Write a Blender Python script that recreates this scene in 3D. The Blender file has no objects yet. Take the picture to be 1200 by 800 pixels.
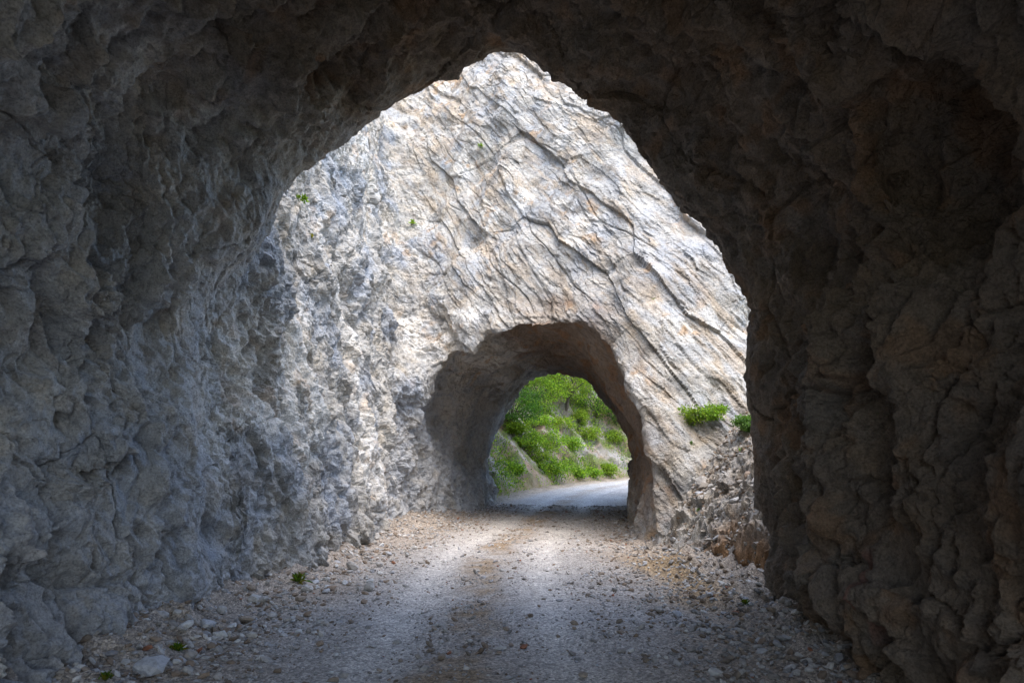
import bpy, math, random, time
import numpy as np
from concurrent.futures import ThreadPoolExecutor
T0 = time.time()
random.seed(7)
RNG = np.random.default_rng(11)
scene = bpy.context.scene
COL = scene.collection
R = math.radians

# ------------------------------------------------------------------ camera, sky, sun, exposure
EYE = np.array([0.0, 0.0, 1.6])
PITCH = R(9.93)
FPX = 800.0                                    # focal length in pixels of the 1200 px wide photograph
cam_d = bpy.data.cameras.new("camera")
cam = bpy.data.objects.new("camera", cam_d); COL.objects.link(cam)
cam.location = EYE.tolist(); cam.rotation_euler = (math.pi / 2 + PITCH, 0, 0)
cam_d.sensor_width = 36.0; cam_d.lens = 36.0 * FPX / 1200.0
cam_d.clip_start = 0.05; cam_d.clip_end = 4000
scene.camera = cam

SUN_EL, SUN_AZ = R(60), R(158)                  # azimuth clockwise from +Y
sdir = np.array([math.sin(SUN_AZ) * math.cos(SUN_EL), math.cos(SUN_AZ) * math.cos(SUN_EL), math.sin(SUN_EL)])
world = bpy.data.worlds.new("World"); scene.world = world; world.use_nodes = True
wn = world.node_tree; wn.nodes.clear()
sky = wn.nodes.new("ShaderNodeTexSky"); sky.sky_type = 'NISHITA'; sky.sun_disc = False
sky.sun_elevation = SUN_EL; sky.sun_rotation = SUN_AZ; sky.air_density = 1.0; sky.dust_density = 2.0; sky.ozone_density = 1.0
bg = wn.nodes.new("ShaderNodeBackground"); bg.inputs["Strength"].default_value = 0.13
wo = wn.nodes.new("ShaderNodeOutputWorld")
wn.links.new(sky.outputs[0], bg.inputs[0]); wn.links.new(bg.outputs[0], wo.inputs[0])
sun_d = bpy.data.lights.new("sun", 'SUN'); sun_d.energy = 0.65; sun_d.angle = R(60); sun_d.color = (1.0, 0.95, 0.87)
sun = bpy.data.objects.new("sun", sun_d); COL.objects.link(sun)
from mathutils import Vector
sun.rotation_euler = Vector(sdir.tolist()).to_track_quat('Z', 'Y').to_euler()
sun.location = (sdir * 60).tolist()
vs = scene.view_settings
vs.view_transform = 'Standard'; vs.look = 'None'; vs.gamma = 1.0; vs.use_curve_mapping = False
vs.exposure = 2.45
cy = scene.cycles
cy.max_bounces = 8; cy.diffuse_bounces = 6; cy.glossy_bounces = 2; cy.transmission_bounces = 3
cy.use_denoising = True; cy.sample_clamp_indirect = 6.0
try: cy.denoiser = 'OPENIMAGEDENOISE'
except Exception: pass
cy.use_adaptive_sampling = False
cy.use_guiding = True; cy.use_surface_guiding = True

cp_, sp_ = math.cos(PITCH), math.sin(PITCH)
def ray(px, py):
    a = (px - 600) / FPX; b = (400 - py) / FPX
    return np.array([a, cp_ - b * sp_, sp_ + b * cp_])
def at_y(px, py, y):
    r = ray(px, py); return EYE + r * (y / r[1])
def at_z(px, py, z=0.0):
    r = ray(px, py); return EYE + r * ((z - EYE[2]) / r[2])

# ------------------------------------------------------------------ numpy noise
POOL = ThreadPoolExecutor(4)
def par(fn, p, *a, **k):
    n = len(p)
    if n < 60000: return fn(p, *a, **k)
    ch = np.array_split(np.arange(n), max(4, n // 150000))
    return np.concatenate(list(POOL.map(lambda c: fn(p[c[0]:c[-1] + 1], *a, **k), ch)))
def _h(ix, iy, iz, s):
    h = ix.astype(np.uint32) * np.uint32(374761393) + iy.astype(np.uint32) * np.uint32(668265263) + iz.astype(np.uint32) * np.uint32(2147483647) + np.uint32((s * 1274126177) & 0xffffffff)
    h ^= h >> np.uint32(13); h *= np.uint32(1274126177); h ^= h >> np.uint32(16); h *= np.uint32(2246822519); h ^= h >> np.uint32(13)
    return h
_G = np.array([(1,1,0),(-1,1,0),(1,-1,0),(-1,-1,0),(1,0,1),(-1,0,1),(1,0,-1),(-1,0,-1),(0,1,1),(0,-1,1),(0,1,-1),(0,-1,-1),(1,1,0),(-1,1,0),(0,-1,1),(0,-1,-1)], np.float32)
def _perlin(p, s):
    f0 = np.floor(p); i = f0.astype(np.int32); f = (p - f0).astype(np.float32)
    u = f * f * f * (f * (f * 6 - 15) + 10)
    out = 0
    for dx in (0, 1):
        wx = u[:, 0] if dx else 1 - u[:, 0]
        for dy in (0, 1):
            wxy = wx * (u[:, 1] if dy else 1 - u[:, 1])
            for dz in (0, 1):
                g = _G[_h(i[:, 0] + dx, i[:, 1] + dy, i[:, 2] + dz, s) & np.uint32(15)]
                d = g[:, 0] * (f[:, 0] - dx) + g[:, 1] * (f[:, 1] - dy) + g[:, 2] * (f[:, 2] - dz)
                out = out + d * wxy * (u[:, 2] if dz else 1 - u[:, 2])
    return out
def perlin(p, s=0): return par(_perlin, np.ascontiguousarray(p, np.float32), s)
def fbm(p, s=0, o=4, g=0.5, l=2.03):
    a, t = 1.0, 0.0; q = np.asarray(p, np.float32)
    for k in range(o):
        t = t + a * perlin(q, s + k * 17); q = q * l + 3.7; a *= g
    return t
def ridged(p, s=0, o=4, g=0.5, l=2.1):
    a, t = 1.0, 0.0; q = np.asarray(p, np.float32); w = 1.0
    for k in range(o):
        r = 1 - np.abs(perlin(q, s + k * 13)) * 1.6
        r = r * r * w; w = np.clip(r * 1.3, 0, 1)
        t = t + a * r; q = q * l + 5.1; a *= g
    return t
def _cells(p, s, tilt, bias=0.0, step=0.5):
    """blocky break-up: nearest jittered cell, returns (tilted facet height, edge distance, cell random)"""
    b = np.floor(p - 0.5).astype(np.int32)
    n = len(p)
    d1 = np.full(n, 9, np.float32); d2 = np.full(n, 9, np.float32); hh = np.zeros(n, np.float32); rr = np.zeros(n, np.float32)
    for dx in (0, 1):
        for dy in (0, 1):
            for dz in (0, 1):
                c = b + np.array([dx, dy, dz], np.int32)
                h = _h(c[:, 0], c[:, 1], c[:, 2], s)
                j = np.stack([(h & np.uint32(255)), ((h >> np.uint32(8)) & np.uint32(255)), ((h >> np.uint32(16)) & np.uint32(255))], 1).astype(np.float32) / 255.0
                q = p - (c + 0.18 + 0.64 * j)
                d = np.einsum('ij,ij->i', q, q)
                h2 = _h(c[:, 1], c[:, 2], c[:, 0], s + 5)
                g = np.stack([(h2 & np.uint32(255)), ((h2 >> np.uint32(8)) & np.uint32(255)), ((h2 >> np.uint32(16)) & np.uint32(255))], 1).astype(np.float32) / 127.5 - 1
                r = (h2 >> np.uint32(24)).astype(np.float32) / 255.0
                hv = np.einsum('ij,ij->i', q, g) * tilt - bias * q[:, 0] + 0.5 + step * (r - 0.5)
                m = d < d1
                d2 = np.where(m, d1, np.minimum(d2, d))
                hh = np.where(m, hv, hh); rr = np.where(m, r, rr); d1 = np.where(m, d, d1)
    return np.stack([hh, np.sqrt(d2) - np.sqrt(d1), rr], 1)
def cells(p, s=0, tilt=1.0, bias=0.0, step=0.5): return par(_cells, np.ascontiguousarray(p, np.float32), s, tilt, bias, step)
def _facet(p, s):
    """continuous noise made of flat facets with sharp edges (linear over tetrahedra)"""
    f0 = np.floor(p); i = f0.astype(np.int32); f = p - f0
    o = np.argsort(-f, axis=1); w = np.take_along_axis(f, o, 1); c = i.copy(); ar = np.arange(len(p))
    val = lambda c: (_h(c[:, 0], c[:, 1], c[:, 2], s) & np.uint32(1023)).astype(np.float32) / 511.5 - 1
    t = (1 - w[:, 0]) * val(c)
    for k in range(3):
        c[ar, o[:, k]] += 1
        t += (w[:, k] - (w[:, k + 1] if k < 2 else 0)) * val(c)
    return t.astype(np.float32)
_ROT = []
for _k in range(12):
    _q, _r = np.linalg.qr(np.random.default_rng(300 + _k).normal(size=(3, 3))); _ROT.append(_q.astype(np.float32))
def facet(p, s=0): return par(_facet, np.ascontiguousarray(np.asarray(p, np.float32) @ _ROT[s % 12]), s)
def sstep(a, b, x):
    t = np.clip((x - a) / (b - a), 0, 1); return t * t * (3 - 2 * t)
def smax(a, b, k):
    h = np.clip(0.5 + 0.5 * (a - b) / k, 0, 1); return b + (a - b) * h + k * h * (1 - h)
def smin(a, b, k): return -smax(-a, -b, k)

# ------------------------------------------------------------------ mesh helpers
def mesh_from(name, V, F, smooth=True, cols=None):
    """V (n,3); F list of int arrays (m,3) or (m,4)"""
    me = bpy.data.meshes.new(name)
    F = [np.asarray(f, np.int32) for f in (F if isinstance(F, list) else [F]) if len(f)]
    nl = sum(f.size for f in F); nf = sum(len(f) for f in F)
    me.vertices.add(len(V)); me.vertices.foreach_set("co", np.ascontiguousarray(V, np.float32).ravel())
    me.loops.add(nl); me.loops.foreach_set("vertex_index", np.concatenate([f.ravel() for f in F]))
    me.polygons.add(nf)
    tot = np.concatenate([np.full(len(f), f.shape[1], np.int32) for f in F])
    st = np.concatenate([[0], np.cumsum(tot)[:-1]]).astype(np.int32)
    me.polygons.foreach_set("loop_start", st)
    me.polygons.foreach_set("use_smooth", np.full(nf, smooth, bool))
    me.update(calc_edges=True)
    if cols is not None:
        a = me.color_attributes.new("tint", 'FLOAT_COLOR', 'POINT')
        c = np.ones((len(V), 4), np.float32); c[:, :3] = cols
        a.data.foreach_set("color", c.ravel())
    return me
def put(name, me, mat=None, parent=None, loc=None, rot=None, scale=None, **props):
    o = bpy.data.objects.new(name, me); COL.objects.link(o)
    if mat is not None and me is not None and not me.materials: me.materials.append(mat)
    if parent is not None: o.parent = parent
    if loc is not None: o.location = [float(v) for v in loc]
    if rot is not None: o.rotation_euler = [float(v) for v in rot]
    if scale is not None: o.scale = [float(v) for v in (scale if hasattr(scale, '__len__') else (scale,) * 3)]
    for k, v in props.items(): o[k] = v
    return o

# ------------------------------------------------------------------ materials
class NT:
    def __init__(s, name):
        s.m = bpy.data.materials.new(name); s.m.use_nodes = True; s.t = s.m.node_tree; s.t.nodes.clear()
        s.out = s.n("ShaderNodeOutputMaterial"); s.bsdf = s.n("ShaderNodeBsdfPrincipled")
        s.l(s.bsdf.outputs[0], s.out.inputs[0])
    def n(s, ty, **k):
        x = s.t.nodes.new(ty)
        for a, b in k.items(): setattr(x, a, b)
        return x
    def l(s, a, b): s.t.links.new(a, b)
    def noise(s, vec, scale, detail=4, rough=0.55, dist=0.0):
        x = s.n("ShaderNodeTexNoise"); x.inputs["Scale"].default_value = scale; x.inputs["Detail"].default_value = detail
        x.inputs["Roughness"].default_value = rough; x.inputs["Distortion"].default_value = dist
        s.l(vec, x.inputs["Vector"]); return x.outputs["Fac"]
    def ramp(s, fac, stops):
        x = s.n("ShaderNodeValToRGB"); e = x.color_ramp.elements
        while len(e) < len(stops): e.new(0.5)
        for i, (p, c) in enumerate(stops):
            e[i].position = p; e[i].color = (*(c if hasattr(c, '__len__') else (c,) * 3), 1)
        s.l(fac, x.inputs[0]); return x.outputs[0]
    def mix(s, fac, a, b, mode='MIX'):
        x = s.n("ShaderNodeMix"); x.data_type = 'RGBA'; x.blend_type = mode
        for v, i in ((fac, 0), (a, 6), (b, 7)):
            if hasattr(v, 'links') or hasattr(v, 'is_linked'): s.l(v, x.inputs[i])
            elif hasattr(v, '__len__'): x.inputs[i].default_value = (*v, 1)
            else: x.inputs[i].default_value = v
        return x.outputs[2]
    def bump(s, h, strength, dist, prev=None):
        x = s.n("ShaderNodeBump"); x.inputs["Strength"].default_value = strength; x.inputs["Distance"].default_value = dist
        s.l(h, x.inputs["Height"])
        if prev is not None: s.l(prev, x.inputs["Normal"])
        return x.outputs[0]

def rock_material():
    t = NT("limestone")
    g = t.n("ShaderNodeNewGeometry").outputs["Position"]
    c = t.n("ShaderNodeVertexColor"); c.layer_name = "tint"
    n1 = t.noise(g, 9, 6, 0.7); n2 = t.noise(g, 55, 5, 0.75); n3 = t.noise(g, 2.2, 5, 0.6, 0.6)
    col = t.mix(1.0, c.outputs[0], t.ramp(n1, [(0.32, 0.62), (0.48, 1.0), (0.70, 1.22)]), 'MULTIPLY')
    col = t.mix(1.0, col, t.ramp(n2, [(0.31, 0.55), (0.48, 1.0), (0.70, 1.35)]), 'MULTIPLY')
    col = t.mix(1.0, col, t.ramp(n3, [(0.3, (0.84, 0.88, 0.95)), (0.5, (1, 1, 1)), (0.7, (1.07, 1.0, 0.9))]), 'MULTIPLY')
    t.l(col, t.bsdf.inputs["Base Color"]); t.bsdf.inputs["Roughness"].default_value = 0.92
    t.bsdf.inputs["Specular IOR Level"].default_value = 0.2
    vor = t.n("ShaderNodeTexVoronoi"); vor.inputs["Scale"].default_value = 38; t.l(g, vor.inputs["Vector"])
    vb = t.n("ShaderNodeTexVoronoi"); vb.inputs["Scale"].default_value = 19; t.l(g, vb.inputs["Vector"])
    b = t.bump(t.noise(g, 24, 8, 0.75), 1.0, 0.05)
    b = t.bump(vb.outputs["Distance"], 0.35, 0.03, b)
    b = t.bump(vor.outputs["Distance"], 0.35, 0.015, b)
    t.l(b, t.bsdf.inputs["Normal"])
    return t.m
def simple_stone(name, sc=30):
    t = NT(name)
    g = t.n("ShaderNodeNewGeometry").outputs["Position"]
    oi = t.n("ShaderNodeObjectInfo")
    c = t.n("ShaderNodeVertexColor"); c.layer_name = "tint"
    col = t.mix(1.0, c.outputs[0], t.ramp(t.noise(g, sc, 5, 0.7), [(0.28, 0.62), (0.5, 1.0), (0.74, 1.22)]), 'MULTIPLY')
    col = t.mix(1.0, col, t.ramp(oi.outputs["Random"], [(0.0, (0.8, 0.77, 0.74)), (0.5, (1, 1, 1)), (1.0, (1.15, 1.17, 1.2))]), 'MULTIPLY')
    t.l(col, t.bsdf.inputs["Base Color"]); t.bsdf.inputs["Roughness"].default_value = 0.9; t.bsdf.inputs["Specular IOR Level"].default_value = 0.25
    t.l(t.bump(t.noise(g, sc * 2.2, 4, 0.7), 0.5, 0.015), t.bsdf.inputs["Normal"])
    return t.m
def road_material():
    t = NT("gravel_road")
    g = t.n("ShaderNodeNewGeometry").outputs["Position"]
    c = t.n("ShaderNodeVertexColor"); c.layer_name = "tint"
    v = t.n("ShaderNodeTexVoronoi"); v.inputs["Scale"].default_value = 42; t.l(g, v.inputs["Vector"])
    v2 = t.n("ShaderNodeTexVoronoi"); v2.inputs["Scale"].default_value = 85; t.l(g, v2.inputs["Vector"])
    bw = t.n("ShaderNodeRGBToBW"); t.l(v.outputs["Color"], bw.inputs[0])
    bw2 = t.n("ShaderNodeRGBToBW"); t.l(v2.outputs["Color"], bw2.inputs[0])
    col = t.mix(1.0, c.outputs[0], t.ramp(bw.outputs[0], [(0.15, 0.62), (0.5, 0.98), (0.85, 1.4)]), 'MULTIPLY')
    col = t.mix(1.0, col, t.ramp(bw2.outputs[0], [(0.15, 0.72), (0.5, 1.0), (0.85, 1.3)]), 'MULTIPLY')
    col = t.mix(1.0, col, t.ramp(t.noise(g, 5, 6, 0.7), [(0.3, 0.8), (0.5, 1.0), (0.7, 1.15)]), 'MULTIPLY')
    t.l(col, t.bsdf.inputs["Base Color"]); t.bsdf.inputs["Roughness"].default_value = 0.88; t.bsdf.inputs["Specular IOR Level"].default_value = 0.3
    b = t.bump(v.outputs["Distance"], 0.7, -0.02); b = t.bump(v2.outputs["Distance"], 0.6, -0.01, b)
    t.l(b, t.bsdf.inputs["Normal"])
    return t.m
def leaf_material(name, sat=1.0):
    t = NT(name)
    c = t.n("ShaderNodeVertexColor"); c.layer_name = "tint"
    t.l(c.outputs[0], t.bsdf.inputs["Base Color"]); t.bsdf.inputs["Roughness"].default_value = 0.55
    t.bsdf.inputs["Specular IOR Level"].default_value = 0.35
    tr = t.n("ShaderNodeBsdfTranslucent"); t.l(t.mix(1.0, c.outputs[0], (1.3, 1.35, 0.5), 'MULTIPLY'), tr.inputs[0])
    mx = t.n("ShaderNodeMixShader"); mx.inputs[0].default_value = 0.48
    t.l(t.bsdf.outputs[0], mx.inputs[1]); t.l(tr.outputs[0], mx.inputs[2]); t.l(mx.outputs[0], t.out.inputs[0])
    return t.m
def bark_material():
    t = NT("bark")
    g = t.n("ShaderNodeNewGeometry").outputs["Position"]
    n = t.noise(g, 18, 5, 0.7)
    t.l(t.ramp(n, [(0.3, (0.03, 0.024, 0.018)), (0.7, (0.12, 0.10, 0.08))]), t.bsdf.inputs["Base Color"])
    t.bsdf.inputs["Roughness"].default_value = 0.9; t.l(t.bump(n, 0.6, 0.02), t.bsdf.inputs["Normal"])
    return t.m
M_ROCK, M_STONE, M_ROAD, M_LEAF, M_BARK = rock_material(), simple_stone("loose_stone"), road_material(), leaf_material("foliage"), bark_material()

# ------------------------------------------------------------------ the road line: through both tunnels, then curving right and uphill
CL_S = np.arange(-12, 110, 0.25)
def _heading(s):
    return R(-1.0) + R(10.5) * sstep(8, 16, s) + R(58) * sstep(24, 62, s)
_hd = _heading(CL_S)
_x = np.cumsum(np.sin(_hd)) * 0.25; _y = np.cumsum(np.cos(_hd)) * 0.25
_i0 = np.argmin(np.abs(CL_S)); _y = _y - _y[_i0]; _x = _x - _x[_i0] - 0.15
CL_X, CL_Y = _x, _y
def road_z(s):
    return 0.022 * np.clip(s - 26, 0, None) + 0.0002 * np.clip(s - 30, 0, 60) ** 2
def cl(s):
    return np.interp(s, CL_S, CL_X), np.interp(s, CL_S, CL_Y), np.interp(s, CL_S, _hd)
def xc(y): return np.interp(y, CL_Y, CL_X)

# ------------------------------------------------------------------ the rock: two tunnels, cliff and cleft carved from one mass
MOUTH_PX = [(262,728),(256,690),(246,610),(240,530),(234,465),(231,425),(238,385),(252,345),(272,312),(300,286),(314,266),(322,238),(345,209),(375,190),(400,170),(440,136),(470,113),(492,102),(510,89),(545,80),(590,66),
            (622,73),(660,96),(700,131),(735,161),(775,201),(810,241),(840,281),(862,311),(877,346),(884,384),(880,402),(880,440),(886,490),(891,540),(903,590),(912,640),(893,680),(905,722)]
MY = 7.5
C1 = (-0.2, 2.5)
_m = np.array([at_y(a, b, MY) for a, b in MOUTH_PX])
_mx, _mz = _m[:, 0] - C1[0], _m[:, 2] - C1[1]
_mx = np.concatenate([[-3.0, -3.1], _mx, [3.25, 3.2]]); _mz = np.concatenate([[-3.6, -2.7], _mz, [-2.7, -3.6]])
_a = np.arctan2(_mx, _mz); _o = np.argsort(_a)
A1, R1 = _a[_o], np.hypot(_mx, _mz)[_o]
P2 = np.array([(-2.35,-0.6),(-2.5,0.2),(-2.62,1.2),(-2.65,2.2),(-2.32,3.3),(-1.6,4.2),(-0.8,4.82),(0.1,4.95),(1.0,4.68),(1.68,4.0),(2.25,3.05),(2.6,2.2),(2.6,1.2),(2.5,0.2),(2.4,-0.6)])
C2Z = 2.2
_a2 = np.arctan2(P2[:, 0], P2[:, 1] - C2Z); R2 = np.hypot(P2[:, 0], P2[:, 1] - C2Z); A2 = _a2

HOLLOWS = []      # (point, radius, depth, stretch): dark pockets and clefts in the walls and roof
HOLLOW_PX = [(172, 195, .55, 1.7, (1.0, 1.0, 1.3)), (160, 160, .40, 1.0, (1, 1, 1)), (196, 245, .30, .9, (1, 1, 1)), (40, 395, .32, 1.0, (1, 1.6, .8)), (75, 420, .22, .9, (1, 1.4, .7)),
             (206, 440, .16, 1.3, (1, 1, 2.2)), (182, 540, .13, 1.2, (1, 1, 2.4)), (172, 640, .12, 1.0, (1, 1, 2)), (108, 730, .13, 1.0, (1, 1, 3)), (208, 690, .15, 1.1, (1, 1, 2)),
             (130, 560, .22, .8, (1, 1.3, .8)), (60, 560, .2, .7, (1, 1.5, .7)), (1125, 190, .5, 1.1, (1, 1, 1.6)), (1185, 300, .42, 1.0, (1, 1, 1.4)), (1060, 330, .3, .7, (1, 1, 2)),
             (515, 505, .45, 1.0, (1, 1, 1.6)), (1010, 640, .2, .9, (1, 1, 1)), (240, 620, .16, 1.0, (1, 1.6, .8)), (300, 560, .2, .6, (1, 1, 2)), (395, 520, .25, .8, (1, 1, 1.8)),
             (560, 385, .35, .8, (1, 1, .8)), (300, 170, .4, .7, (1.2, 1, .7)), (420, 60, .45, .6, (1.4, .8, .8)), (760, 110, .4, .6, (1.4, .8, .8)), (120, 60, .5, .6, (1, 1, 1.3)), (950, 220, .35, .6, (1, 1, 1.8)), (388, 190, .22, .8, (1, 1, 1)), (375, 205, .16, .8, (1, 1, 1))]
def sdf(P):
    """positive inside rock"""
    P = np.asarray(P, np.float32)
    w = np.stack([fbm(P * 0.55, 3, 3), fbm(P * 0.55 + 31, 4, 3), fbm(P * 0.55 + 57, 5, 3)], 1)
    Q = P + w * np.array([0.30, 0.30, 0.26], np.float32)
    big = fbm(P * 0.22, 41, 2)
    x, y, z = Q[:, 0], Q[:, 1], Q[:, 2]
    # near spur
    m1 = smin(MY + 0.20 - 0.45 * np.clip(z - 7.6, 0, 20) - 0.55 * np.clip(x - 3.6, 0, 9) - y, 9.2 + 0.8 * big - z, 1.0) * 0.95
    # left wall and portal face
    xl = -2.98 + 0.045 * (y - 8) - 0.15 * z
    L = (xl - x) * 0.96
    yf = 12.9 - 0.80 * np.clip(x - 2.7, -20, 0) - 0.06 * np.clip(x - 2.7, 0, 20) + 1.1 * np.clip(x - 4.9, 0, 9) + 0.30 * np.clip(z, 0, 30) + 0.12 * np.clip(z - 7, 0, 30)
    F = (y - yf) * 0.74
    rock = smax(smax(L, F, 1.6), m1, 0.7) + 0.35 * big
    # carve the near tunnel
    P0x, P0z = P[:, 0] + 0.5 * w[:, 0] * .3, P[:, 2] + .5 * w[:, 2] * .26
    keep = np.clip(1 - np.abs(P[:, 1] - MY) / 1.6, 0, 1)              # stays true to the traced outline near the mouth
    dx = x * (1 - keep) + P0x * keep - C1[0] - 0.0; dz = z * (1 - keep) + P0z * keep - C1[1]
    th = np.arctan2(dx, dz)
    r1 = np.interp(th, A1, R1).astype(np.float32)
    inn = MY - P[:, 1]
    flare = 0.30 * sstep(0.1, 1.4, inn) * (0.6 + 0.6 * np.cos(th)) - 0.16 * sstep(1.2, 3.0, inn) * sstep(0.5, 1.2, -th) - 0.42 * sstep(0.4, 2.2, inn) * sstep(1.0, 1.7, th) - 1.5 * sstep(3.0, 8.0, inn) * np.clip(np.cos(th), 0, 1)  # last term: unseen roof behind the viewer lowered to shade the upper left wall
    a1 = (r1 + flare - np.hypot(dx, dz)) * 0.93
    a1 = a1 - 0.55 * np.clip(P[:, 1] - MY - 0.3, 0, 30)
    a1 = a1 + (ridged(P * np.array([.9, 1.3, .9], np.float32), 61, 3, .5) - 0.67) * -0.20 * (1 - 0.75 * keep) * sstep(8.6, 7.2, P[:, 1])
    rock = smin(rock, -a1, 0.13 + 0.45 * sstep(-1.6, -3.0, P[:, 0]))
    # carve the far tunnel
    dx = x - xc(P[:, 1]).astype(np.float32); dz = z - C2Z
    th = np.arctan2(dx, dz)
    r2 = np.interp(th, A2, R2).astype(np.float32)
    a2 = (r2 + 0.22 * (sstep(0.15, 0.8, P[:, 1] - yf) * sstep(3.5, 1.5, P[:, 1] - yf) - 0.3) * sstep(-.4, .6, dz) - np.hypot(dx, dz)) * 0.95
    a2 = a2 + 0.30 * sstep(2.2, 0.0, P[:, 1] - yf) * sstep(0.2, 1.0, th) - 0.6 * np.clip(yf - 1.0 - P[:, 1], 0, 30)
    a2 = a2 + 0.3 * sstep(4.5, 0.0, P[:, 1] - yf) * sstep(0.4, 1.3, -th)
    a2 = a2 + 0.4 * sstep(25.0, 21.0, P[:, 1]) * sstep(0.5, 1.4, -th)
    rock = smin(rock, -a2, 0.07 + 0.8 * sstep(-0.8, -2.2, dx))
    # far end of the second tunnel
    rock = smin(rock, 25.8 + 0.10 * x + 0.10 * np.clip(z, 0, 30) - y, 0.5)
    # behind the camera the near spur ends: unseen skewed opening, shaped for fill light
    rock = smin(rock, (y - 0.8 * x + 4.0) * 0.78, 0.5)
    for c, r, dp, el in HOLLOWS:
        q = (P + w * 0.12 - c.astype(np.float32)) / np.array(el, np.float32)
        rock = rock - dp * r * np.exp(-np.einsum('ij,ij->i', q, q) / (r * r))
    return rock.astype(np.float32)

_found = []
for _px, _py, _r, _d, _el in HOLLOW_PX:
    _rr = ray(_px, _py); _ys = np.arange(2.5, 22, 0.05); _P = EYE + _rr * (_ys / _rr[1])[:, None]
    _found.append((_P[int(np.argmax(sdf(_P) > 0))], _r, _d, _el))
HOLLOWS = _found
VOX = 0.14
lo = np.array([-10.0, -8.6, -0.55]); hi = np.array([10.5, 29.0, 20.0])
N = np.ceil((hi - lo) / VOX).astype(int) + 1
gx, gy, gz = [lo[k] + VOX * np.arange(N[k]) for k in range(3)]
# coarse pass first, then fine samples only near the surface
def grid_pts(ix, iy, iz): return np.stack([gx[ix], gy[iy], gz[iz]], -1)
step = 4
cI = [np.unique(np.append(np.arange(0, N[k], step), N[k] - 1)) for k in range(3)]
ii = np.meshgrid(*cI, indexing='ij')
S0 = sdf(grid_pts(*[q.ravel() for q in ii])).reshape(ii[0].shape)
def up(a, axis, n):
    src = cI[axis]; t = np.arange(n); j = np.clip(np.searchsorted(src, t, side='right') - 1, 0, len(src) - 2)
    f = ((t - src[j]) / (src[j + 1] - src[j])).astype(np.float32)
    sh = [1, 1, 1]; sh[axis] = n; f = f.reshape(sh)
    return np.take(a, j, axis) * (1 - f) + np.take(a, j + 1, axis) * f
S = S0
for k in range(3): S = up(S, k, N[k])
near = np.argwhere(np.abs(S) < 0.72)
S[tuple(near.T)] = sdf(grid_pts(near[:, 0], near[:, 1], near[:, 2]))
print("sdf", N, len(near), round(time.time() - T0, 1))

def surface_nets(S):
    sg = S > 0
    nx, ny, nz = S.shape
    cnt = np.zeros((nx - 1, ny - 1, nz - 1), np.int8)
    for a in (0, 1):
        for b in (0, 1):
            for c in (0, 1): cnt += sg[a:nx - 1 + a, b:ny - 1 + b, c:nz - 1 + c]
    act = np.argwhere((cnt > 0) & (cnt < 8))
    idx = np.full(cnt.shape, -1, np.int64); idx[tuple(act.T)] = np.arange(len(act))
    acc = np.zeros((len(act), 3)); num = np.zeros(len(act))
    cor = [(a, b, c) for a in (0, 1) for b in (0, 1) for c in (0, 1)]
    for p in cor:
        for ax in range(3):
            if p[ax]: continue
            q = list(p); q[ax] = 1
            va = S[act[:, 0] + p[0], act[:, 1] + p[1], act[:, 2] + p[2]]; vb = S[act[:, 0] + q[0], act[:, 1] + q[1], act[:, 2] + q[2]]
            m = (va > 0) != (vb > 0)
            t = np.where(m, va / np.where(m, va - vb, 1), 0)
            pt = np.tile(np.array(p, float), (len(act), 1)); pt[:, ax] = t
            acc[m] += pt[m]; num[m] += 1
    V = lo + (act + acc / num[:, None]) * VOX
    Fs = []
    for ax in range(3):
        o1, o2 = [(1, 2), (2, 0), (0, 1)][ax]
        s0 = [slice(None)] * 3; s1 = [slice(None)] * 3
        s0[ax] = slice(0, -1); s1[ax] = slice(1, None)
        e = np.argwhere(sg[tuple(s0)] != sg[tuple(s1)])
        ok = (e[:, o1] > 0) & (e[:, o2] > 0) & (e[:, o1] < S.shape[o1] - 1) & (e[:, o2] < S.shape[o2] - 1)
        e = e[ok]
        def cid(d1, d2):
            c = e.copy(); c[:, o1] -= d1; c[:, o2] -= d2
            return idx[c[:, 0], c[:, 1], c[:, 2]]
        q = np.stack([cid(1, 1), cid(0, 1), cid(0, 0), cid(1, 0)], 1)
        ps = sg[e[:, 0], e[:, 1], e[:, 2]]
        q[~ps] = q[~ps][:, ::-1]
        Fs.append(q)
    return V, np.concatenate(Fs)
BV, BF = surface_nets(S)
def grad(P, e=0.09):
    # gradient from the sampled grid
    g = np.gradient(S, VOX); t = (P - lo) / VOX
    i = np.clip(np.floor(t).astype(int), 0, N - 2); f = t - i
    out = np.zeros_like(P)
    for k in range(3):
        v = 0
        for a in (0, 1):
            for b in (0, 1):
                for c in (0, 1):
                    w = (f[:, 0] if a else 1 - f[:, 0]) * (f[:, 1] if b else 1 - f[:, 1]) * (f[:, 2] if c else 1 - f[:, 2])
                    v = v + w * g[k][i[:, 0] + a, i[:, 1] + b, i[:, 2] + c]
        out[:, k] = v
    return -out / np.maximum(np.linalg.norm(out, axis=1, keepdims=True), 1e-6)
BN = grad(BV)
print("nets", len(BV), len(BF), round(time.time() - T0, 1))

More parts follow.
